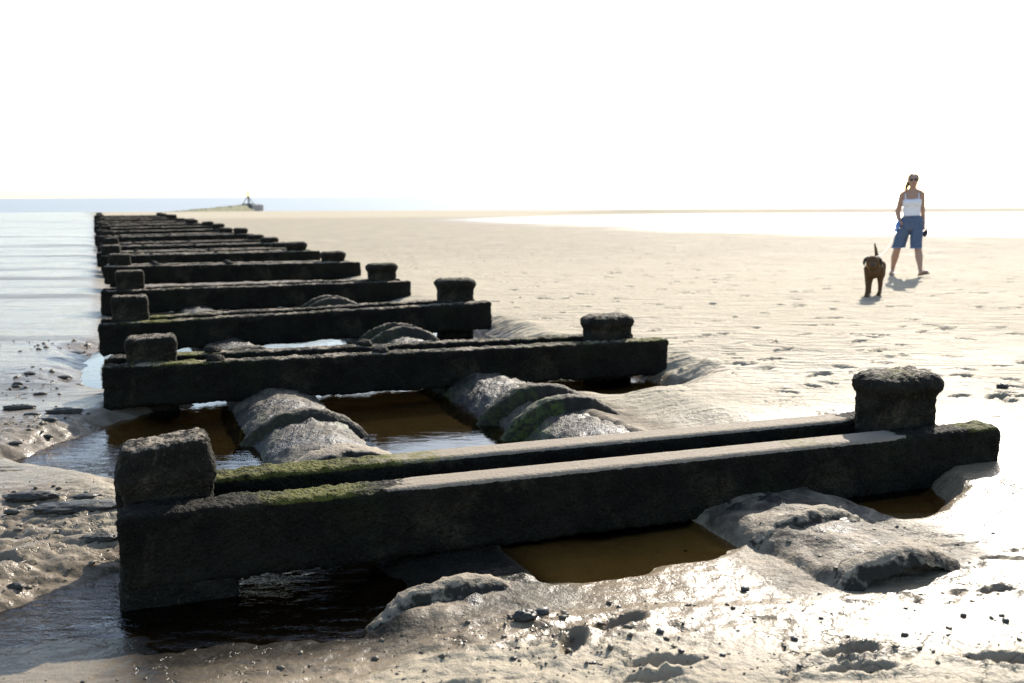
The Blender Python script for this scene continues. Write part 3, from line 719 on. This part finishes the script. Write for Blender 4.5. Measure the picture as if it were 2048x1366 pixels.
# ------------------------------------------------------------------ breakwater and beacon far out
def breakwater():
    a = Vector((-88, 246, 0)); b = Vector((-75.9, 300, 0)); n = 160; mseg = 26
    d = (b - a).normalized(); nr = Vector((d.y, -d.x, 0))
    root = empty('breakwater', (a.x, a.y, -3.2), math.atan2(d.y, d.x))
    L = (b - a).length
    def body(x0, x1, h0, h1, wd, seed, amp):
        V = []
        xs = np.linspace(x0, x1, n)
        prof = [(-wd, 0), (-wd * .72, .55), (-wd * .38, .95), (-wd * .15, 1), (wd * .15, 1), (wd * .38, .95), (wd * .72, .55), (wd, 0)]
        pr = np.array(prof); q = np.linspace(0, 7, mseg); py = np.interp(q, range(8), pr[:, 0]); pz = np.interp(q, range(8), pr[:, 1])
        H = h0 + (h1 - h0) * (xs - x0) / (x1 - x0)
        X, _ = np.meshgrid(xs, py, indexing='ij'); Yp = np.tile(py, (n, 1)); Z = H[:, None] * pz[None]
        nzv = amp * fbm(X / 1.1, Yp / .9 + seed, seed, 3); Z = Z + nzv * (pz[None] > .05); Yp = Yp + .5 * nzv
        V = np.stack([X, Yp, Z], -1).reshape(-1, 3)
        I = np.arange(n * mseg).reshape(n, mseg)
        F = np.stack([I[:-1, :-1], I[1:, :-1], I[1:, 1:], I[:-1, 1:]], -1).reshape(-1, 4)
        return V, F
    V, F = body(0, L - 6, .6, 2.25, 3.0, 5, .5)
    link('stone_bank', mesh_np('stone_bank', V, F), mat_plain('algae stones', (.085, .085, .045), (.17, .165, .09), .9, .9, .6, .3), root)
    P, F, N = block((7.5, 4.6, 2.35), .22, .3, .2, 3)
    P = crust(P, N, .25, 5, 1.2)
    o = link('end_block', mesh_np('end_block', P, F), mat_plain('grey concrete', (.06, .064, .07), (.11, .115, .125), .9, 1.5, .5, .1), root); o.location = (L - 3.4, 0, 0)
    return tag(root, 'low green breakwater of stone running out to the sea behind the frames', 'breakwater')
breakwater()
def tube(bm, a, b, r, seg=8):
    a = Vector(a); b = Vector(b); d = b - a
    g = bmesh.ops.create_cone(bm, cap_ends=True, segments=seg, radius1=r, radius2=r, depth=d.length)
    bmesh.ops.transform(bm, matrix=Matrix.Translation((a + b) / 2) @ d.to_track_quat('Z', 'Y').to_matrix().to_4x4(), verts=g['verts'])
def bmobj(name, fn, mat, parent=None, loc=None):
    bm = bmesh.new(); fn(bm); me = bpy.data.meshes.new(name); bm.to_mesh(me); bm.free()
    return link(name, me, mat, parent, loc)
M_IRON = mat_plain('grey iron', (.03, .034, .04), (.05, .055, .06), .7, 6, .2, .01)
bx, by = -77.3, 297.0
br = empty('beacon', (bx, by, -0.95))
bmobj('mast', lambda bm: tube(bm, (0, 0, 0), (-.1, 0, 4.1), .16), M_IRON, br)
for q in ((-1.55, -.9, 0), (1.75, -.6, 0), (.15, 1.5, 0)):
    bmobj('leg', lambda bm: tube(bm, q, (-.08, 0, 2.7), .10), M_IRON, br)
bmobj('top_mark', lambda bm: tube(bm, (-.1, 0, 2.45), (-.1, 0, 3.1), .14), M_IRON, br)
def plat(bm):
    for q in range(10):
        a, c = 2 * math.pi * q / 10, 2 * math.pi * (q + 1) / 10
        tube(bm, (1.85 * math.cos(a), 1.1 * math.sin(a), .25), (1.85 * math.cos(c), 1.1 * math.sin(c), .25), .12)
    for q in (0, 5): tube(bm, (1.85 * math.cos(math.pi * q / 5), 0, .25), (1.85 * math.cos(math.pi * q / 5), 0, -1.3), .12)
bmobj('platform_rail', plat, M_IRON, br)
tag(br, 'slim grey tripod beacon standing on the end of the breakwater', 'beacon')

# ------------------------------------------------------------------ figures
def capsule(bm, a, b, r1, r2, seg=14, flat=None):
    a = Vector(a); b = Vector(b); d = b - a; L = max(d.length, 1e-5); d = d / L
    e = d.orthogonal().normalized(); f = d.cross(e)
    rings = []
    for k in range(6): ph = math.pi / 2 * (1 - k / 5); rings.append((-r1 * math.sin(ph), max(r1 * math.cos(ph), 1e-4)))
    for k in range(1, 5): rings.append((L * k / 5, r1 + (r2 - r1) * k / 5))
    for k in range(6): ph = math.pi / 2 * k / 5; rings.append((L + r2 * math.sin(ph), max(r2 * math.cos(ph), 1e-4)))
    loft(bm, [[a + d * z + (e * math.cos(2 * math.pi * j / seg) + f * math.sin(2 * math.pi * j / seg)) * r for j in range(seg)] for z, r in rings])
def loft(bm, rings):
    vr = [[bm.verts.new(p) for p in r] for r in rings]; n = len(vr[0])
    for A_, B_ in zip(vr[:-1], vr[1:]):
        for j in range(n): bm.faces.new((A_[j], A_[(j + 1) % n], B_[(j + 1) % n], B_[j]))
    bm.faces.new(list(reversed(vr[0]))); bm.faces.new(vr[-1])
def eloft(bm, rows, seg=24, sq=1.0):
    """rows: cx, cy, z, rx, ry"""
    rg = []
    for cx, cy, z, rx, ry in rows:
        rg.append([Vector((cx + rx * math.cos(2 * math.pi * j / seg), cy + ry * math.sin(2 * math.pi * j / seg), z)) for j in range(seg)])
    loft(bm, rg)
def ell(bm, c, r, rot=None):
    g = bmesh.ops.create_icosphere(bm, subdivisions=3, radius=1)
    m = Matrix.Diagonal((*r, 1))
    if rot is not None: m = rot.to_4x4() @ m
    bmesh.ops.transform(bm, matrix=Matrix.Translation(c) @ m, verts=g['verts'])
def chain(bm, pts):
    for (p, r), (q, r2) in zip(pts[:-1], pts[1:]): capsule(bm, p, q, r, r2)
def skinned(name, fn, mat, parent, voxel=.008, smooth=4, noise=0):
    bm = bmesh.new(); fn(bm); bmesh.ops.recalc_face_normals(bm, faces=bm.faces); me = bpy.data.meshes.new(name); bm.to_mesh(me); bm.free()
    o = bpy.data.objects.new(name, me); COL.objects.link(o)
    md = o.modifiers.new('r', 'REMESH'); md.mode = 'VOXEL'; md.voxel_size = voxel; md.use_smooth_shade = True
    ms = o.modifiers.new('s', 'SMOOTH'); ms.factor = .5; ms.iterations = smooth
    dg = bpy.context.evaluated_depsgraph_get(); me2 = bpy.data.meshes.new_from_object(o.evaluated_get(dg))
    bpy.data.objects.remove(o, do_unlink=True); me2.name = name
    if noise:
        V = np.zeros(len(me2.vertices) * 3); me2.vertices.foreach_get('co', V); V = V.reshape(-1, 3); Nn = np.zeros(len(V) * 3); me2.vertices.foreach_get('normal', Nn); Nn = Nn.reshape(-1, 3)
        V = V + Nn * (noise * fbm3(V * np.array([14, 14, 8]), 77, 3))[:, None]; me2.vertices.foreach_set('co', V.ravel()); me2.update()
    return link(name, me2, mat, parent)

M_SKIN = mat_plain('skin', (.30, .175, .12), (.37, .225, .16), .5, 12, .1, .002, .35)
M_TOP = mat_plain('white cotton', (.62, .61, .66), (.70, .69, .72), .85, 60, .3, .003, .2)
M_DENIM = mat_plain('blue denim', (.055, .076, .125), (.11, .145, .215), .9, 18, .5, .006, .2)
M_HAIR = mat_plain('brown hair', (.018, .011, .007), (.055, .035, .022), .45, 60, .6, .004, .5, (6, 6, 1))
M_BLACK = mat_plain('black plastic', (.008, .008, .009), (.014, .014, .015), .3, 10, .1, .001, .5)
M_LIPS = mat_plain('lips', (.32, .11, .09), (.36, .13, .11), .45, 20, .1, .001)
M_STRAP = mat_plain('dark strap', (.02, .02, .03), (.04, .04, .05), .8, 20, .2, .001)

WX, WY = 6.70, 16.90
W = empty('person', (WX, WY, gz(WX, WY)), -math.atan2(WX, WY)); W.rotation_euler.y = R(-3.0)
tag(W, 'woman in white camisole, long denim shorts and sunglasses walking over the sand', 'person')
def hand(bm, wr, d, side, palm_n, curl=.5, ln=.085):
    """palm and five unequal bent fingers from wrist wr along d"""
    wr = Vector(wr); d = Vector(d).normalized(); pn = Vector(palm_n).normalized(); sd_ = d.cross(pn).normalized() * side
    pc = wr + d * .05
    for k in range(4):
        o = sd_ * (.030 - .020 * k); capsule(bm, wr + o * .6, wr + d * ln + o, .014, .0125, 8)
        fl = (.060, .070, .065, .050)[k]
        a = wr + d * ln + o; b_ = a + (d * math.cos(curl) + pn * math.sin(curl)) * fl * .55; c = b_ + (d * math.cos(curl * 2.2) + pn * math.sin(curl * 2.2)) * fl * .5
        capsule(bm, a, b_, .0095, .009, 8); capsule(bm, b_, c, .009, .0075, 8)
    a = wr + d * .03 + sd_ * .030; b_ = a + (d * .6 + sd_ * .55 + pn * .4).normalized() * .04; c = b_ + (d * .8 + sd_ * .1 + pn * .5).normalized() * .03
    capsule(bm, a, b_, .013, .011, 8); capsule(bm, b_, c, .0105, .009, 8)
HANDR = Vector((-.115, -.02, .915)); HANDL = Vector((.262, .06, .80))
def body(bm):
    eloft(bm, [(.06, .0, .76, .12, .09), (.06, .0, .82, .165, .112), (.063, .005, .90, .165, .115), (.066, .0, .98, .142, .098), (.07, -.005, 1.06, .124, .086), (.072, -.005, 1.14, .128, .092), (.074, -.005, 1.24, .142, .104), (.076, .0, 1.32, .148, .094), (.078, .005, 1.375, .125, .07), (.08, .005, 1.42, .07, .052)])
    for sx in (-.062, .062): ell(bm, (.073 + sx, -.085, 1.225), (.062, .05, .062))
    capsule(bm, (.08, .01, 1.39), (.092, -.005, 1.52), .058, .052)
    for sx in (-1, 1): capsule(bm, (.083, .015, 1.445), (.075 + sx * .135, .01, 1.372), .036, .044)
    ell(bm, (.097, -.005, 1.590), (.076, .092, .106)); ell(bm, (.099, -.035, 1.522), (.058, .058, .062))
    capsule(bm, (.101, -.092, 1.598), (.102, -.108, 1.565), .009, .013, 8)
    for sx in (-.07, .07): ell(bm, (.097 + sx, .005, 1.585), (.012, .02, .03))
    # her right arm, elbow out and behind, hand at the hip
    chain(bm, [((-.075, .0, 1.345), .054), ((-.11, .03, 1.22), .050), ((-.15, .06, 1.075), .043), ((-.138, .02, .99), .040), ((-.120, -.03, .935), .027)])
    hand(bm, (-.115, -.03, .935), (.05, -.35, -.93), 1, (.9, .1, .1), .7, .065)
    # her left arm hangs behind the hip
    chain(bm, [((.225, .0, 1.345), .054), ((.232, .03, 1.22), .047), ((.238, .07, 1.08), .040), ((.25, .075, .96), .033), ((.258, .06, .84), .023)])
    hand(bm, (.258, .06, .84), (.06, -.1, -1), -1, (-.9, -.2, 0), .8, .07)
    # legs
    chain(bm, [((-.02, .0, .82), .098), ((-.085, -.01, .66), .086), ((-.16, -.02, .485), .063), ((-.165, -.025, .45), .058), ((-.20, .08, .32), .062), ((-.225, .15, .19), .040), ((-.24, .20, .105), .032)])
    chain(bm, [((.145, .0, .82), .098), ((.155, -.04, .66), .082), ((.163, -.08, .485), .063), ((.166, -.082, .45), .058), ((.178, -.12, .32), .062), ((.192, -.17, .18), .040), ((.20, -.20, .085), .032)])
    # feet
    chain(bm, [((-.24, .215, .075), .033), ((-.25, .14, .058), .034), ((-.262, .06, .038), .036), ((-.266, .025, .034), .026)])
    chain(bm, [((.195, -.185, .045), .033), ((.235, -.245, .060), .034), ((.28, -.295, .075), .036), ((.295, -.315, .080), .026)])
    for k in range(5):
        capsule(bm, (-.285 + .012 * k, .035, .034), (-.287 + .0125 * k, .002 - .004 * k, .028), .0105, .009, 8)
skinned('body', body, M_SKIN, W, .0065, 3)
def shorts(bm):
    eloft(bm, [(.063, .0, .77, .17, .13), (.061, .0, .82, .186, .135), (.063, .003, .90, .184, .134), (.066, .0, .96, .164, .117), (.067, -.002, 1.0, .150, .106)])
    eloft(bm, [(-.143, .0, .478, .112, .105), (-.125, .0, .56, .110, .108), (-.085, .0, .68, .112, .112), (-.035, .0, .80, .118, .122)])
    eloft(bm, [(.132, -.07, .462, .093, .098), (.136, -.055, .56, .096, .102), (.142, -.03, .68, .103, .108), (.15, .0, .80, .106, .122)])
sh = skinned('shorts', shorts, M_DENIM, W, .0065, 2, .012)
bmobj('button', lambda bm: ell(bm, (.075, -.118, .975), (.010, .006, .010)), M_STRAP, sh)
for (cx, cy, z, rx, ry) in ((-.143, 0, .482, .117, .11), (.132, -.07, .466, .098, .103)):
    def cuff(bm):
        for q in range(28):
            a, c = 2 * math.pi * q / 28, 2 * math.pi * (q + 1) / 28
            tube(bm, (cx + rx * math.cos(a), cy + ry * math.sin(a), z), (cx + rx * math.cos(c), cy + ry * math.sin(c), z), .006, 6)
    bmobj('hem', cuff, mat_plain('denim hem', (.11, .17, .32), (.20, .28, .44), .9, 18), sh)
def top(bm):
    eloft(bm, [(.067, -.003, 1.005, .140, .10), (.07, -.005, 1.06, .134, .096), (.072, -.005, 1.14, .139, .103), (.074, -.008, 1.21, .150, .116), (.075, -.008, 1.25, .151, .112), (.076, -.004, 1.275, .148, .104)])
    for sx in (-.062, .062): ell(bm, (.073 + sx, -.088, 1.222), (.069, .058, .064))
    for sx in (-1, 1):
        chain(bm, [((.076 + sx * .10, -.085, 1.26), .012), ((.077 + sx * .105, -.060, 1.345), .010), ((.078 + sx * .105, .0, 1.392), .010), ((.078 + sx * .10, .07, 1.34), .010), ((.078 + sx * .09, .085, 1.26), .012)])
skinned('camisole', top, M_TOP, W, .0065, 2, .006)
def hair(bm):
    ell(bm, (.096, .022, 1.614), (.091, .090, .096)); ell(bm, (.085, .06, 1.56), (.085, .05, .075))
    chain(bm, [((.06, .09, 1.585), .034), ((.015, .085, 1.55), .034), ((-.012, .07, 1.48), .026), ((-.03, .06, 1.40), .010)])
skinned('hair', hair, M_HAIR, W, .006, 2, .008)
def glasses(bm):
    for sx in (-.034, .034): ell(bm, (.101 + sx, -.088, 1.598), (.030, .012, .021))
    tube(bm, (.07, -.096, 1.604), (.132, -.096, 1.604), .004); tube(bm, (.036, -.085, 1.604), (.024, .0, 1.602), .004); tube(bm, (.166, -.085, 1.604), (.172, .0, 1.602), .004)
bmobj('sunglasses', glasses, M_BLACK, W)
bmobj('mouth', lambda bm: ell(bm, (.101, -.090, 1.532), (.021, .008, .007)), M_LIPS, W)
def sandal(o, h):
    def fn(bm):
        n = 20; rings = []
        a = Vector(o); b_ = Vector(h); d = (b_ - a); sdv = Vector((d.y, -d.x, 0)).normalized()
        pr = [(0, .022), (.08, .033), (.25, .036), (.5, .036), (.72, .045), (.9, .04), (1, .022)]
        up = Vector((0, 0, 1))
        loft(bm, [[a + d * k - sdv * w_ , a + d * k + sdv * w_, a + d * k + sdv * w_ + up * .02, a + d * k - sdv * w_ + up * .02] for k, w_ in pr])
        m = a + d * .62
        chain(bm, [(m - sdv * .042 + up * .02, .008), (m + up * .065 - sdv * .01, .008), (m + sdv * .042 + up * .02, .008)])
    return fn
bmobj('sandal', sandal((-.236, .25, .022), (-.272, -.015, .0)), M_BLACK, W)
bmobj('sandal', sandal((.170, -.155, .002), (.322, -.342, .045)), M_BLACK, W)
pouch = skinned('pouch', lambda bm: (ell(bm, (0, 0, 0), (.038, .03, .065)), capsule(bm, (0, 0, .05), (-.004, 0, .075), .018, .014)), M_STRAP, None, .006, 2)
pouch.parent = None
mw = Matrix.Translation(W.location) @ W.rotation_euler.to_matrix().to_4x4()
pouch.location = mw @ Vector((.278, .045, .70)); pouch.rotation_euler = (0, .25, W.rotation_euler.z)
tag(pouch, "small dark pouch in the walking woman's hand at her hip", 'pouch')

DX, DY = 4.80, 13.45
D = empty('dog', (DX, DY, gz(DX, DY)), -math.atan2(DX, DY))
tag(D, 'chocolate brown labrador dog walking towards the camera, tail raised', 'dog')
def mat_fur():
    t = NT('brown fur'); P = t.coords((1, 1, .35), obj=True)
    n = t.noise(P, 45, 4, .65); big = t.noise(t.coords(obj=True), 7, 3)
    col = t.mix(n, C(.038, .021, .010), C(.13, .072, .034)); col = t.mix(t.ramp(big, .45, .7, 0, .6), col, C(.10, .06, .03))
    t.bsdf(col, .85, t.bump(n, .8, .012), .12); return t.m
M_FUR = mat_fur()
def dog(bm):
    ell(bm, (.072, .14, .375), (.108, .13, .135)); ell(bm, (.075, .03, .365), (.075, .06, .10))
    capsule(bm, (.075, .14, .385), (.095, .50, .40), .112, .09); ell(bm, (.10, .58, .405), (.092, .12, .105))
    capsule(bm, (.07, .10, .43), (.055, -.06, .475), .088, .072)
    ell(bm, (.05, -.12, .488), (.088, .092, .082)); ell(bm, (.05, -.15, .462), (.074, .065, .058))
    capsule(bm, (.05, -.18, .462), (.05, -.255, .444), .050, .043); capsule(bm, (.05, -.17, .435), (.05, -.235, .418), .036, .028)
    # fore legs
    chain(bm, [((.0, .12, .37), .062), ((.0, .16, .275), .046), ((.0, .105, .14), .030), ((-.002, .055, .055), .027)]); capsule(bm, (-.003, .05, .034), (-.005, .0, .028), .032, .028)
    chain(bm, [((.145, .12, .37), .062), ((.155, .19, .28), .046), ((.162, .20, .15), .030), ((.160, .235, .075), .027)]); capsule(bm, (.158, .235, .05), (.145, .19, .030), .030, .027)
    for c, yy in ((-.005, -.02), (.145, .175)):
        for k in range(4): capsule(bm, (c - .021 + .014 * k, yy, .024), (c - .022 + .0145 * k, yy - .02, .018), .0125, .0115, 8)
    # hind legs: knee forward and high, hock back, shank near vertical
    chain(bm, [((.045, .58, .38), .085), ((.03, .49, .27), .060), ((.03, .60, .165), .032), ((.03, .62, .15), .028), ((.028, .585, .04), .025)]); capsule(bm, (.028, .57, .03), (.027, .525, .026), .028, .025)
    chain(bm, [((.15, .60, .38), .085), ((.165, .54, .27), .060), ((.167, .68, .185), .032), ((.167, .70, .17), .028), ((.167, .70, .05), .025)]); capsule(bm, (.167, .69, .034), (.166, .645, .026), .028, .025)
    # tail
    chain(bm, [((.105, .66, .455), .036), ((.10, .74, .52), .028), ((.088, .78, .60), .021), ((.070, .79, .68), .012)])
skinned('body', dog, M_FUR, D, .007, 3, .004)
for sx in (-1, 1):
    def ear(bm): chain(bm, [((.05 + sx * .060, -.085, .538), .020), ((.05 + sx * .098, -.095, .515), .019), ((.05 + sx * .110, -.105, .470), .017), ((.05 + sx * .104, -.115, .440), .010)])
    skinned('ear', ear, mat_plain('dark fur', (.012, .008, .006), (.03, .018, .012), .6, 40, .6, .006), D, .007, 2)
bmobj('nose', lambda bm: ell(bm, (.05, -.288, .452), (.022, .014, .017)), M_BLACK, D)
def eyes(sx): return lambda bm: ell(bm, (.05 + sx * .034, -.193, .505), (.010, .008, .010))
for sx in (-1, 1): bmobj('eye', eyes(sx), M_BLACK, D)
def collar(bm):
    for q in range(26):
        a, c = 2 * math.pi * q / 26, 2 * math.pi * (q + 1) / 26
        tube(bm, (.06 + .086 * math.cos(a), .0 - .02 * math.sin(a), .455 + .084 * math.sin(a)), (.06 + .086 * math.cos(c), .0 - .02 * math.sin(c), .455 + .084 * math.sin(c)), .010, 6)
bmobj('collar', collar, mat_plain('tan strap', (.25, .15, .08), (.3, .19, .1), .7, 20), D)

# the lead, slack from her hand to the dog
dm = Matrix.Translation(D.location) @ Matrix.Rotation(D.rotation_euler.z, 4, 'Z')
p0 = mw @ Vector((-.15, -.07, .86)); p1 = dm @ Vector((.075, .03, .545))
L0 = empty('dog_lead', p0)
pts = []
for k in range(33):
    q = k / 32; p = p0.lerp(p1, q); p.z -= .16 * (1 - (2 * q - 1) ** 2) * (1 - .25 * q); pts.append(p - p0)
def cord(bm):
    for a, c in zip(pts[:-1], pts[1:]): tube(bm, a, c, .0032, 6)
bmobj('cord', cord, mat_plain('pale webbing', (.70, .66, .58), (.78, .74, .66), .8, 30), L0)
rz = Matrix.Rotation(W.rotation_euler.z, 4, 'Z')
def loop(bm):
    ell(bm, rz @ Vector((.0, .01, -.005)), (.036, .022, .085), (rz @ Matrix.Rotation(R(14), 4, 'Y')).to_3x3())
    ell(bm, rz @ Vector((-.015, .01, -.07)), (.028, .018, .05), (rz @ Matrix.Rotation(R(24), 4, 'Y')).to_3x3())
bmobj('handle', loop, mat_plain('bright blue webbing', (.03, .12, .42), (.06, .18, .52), .7, 30), L0)
tag(L0, 'pale slack dog lead with blue handle between the woman and the dog', 'dog lead')
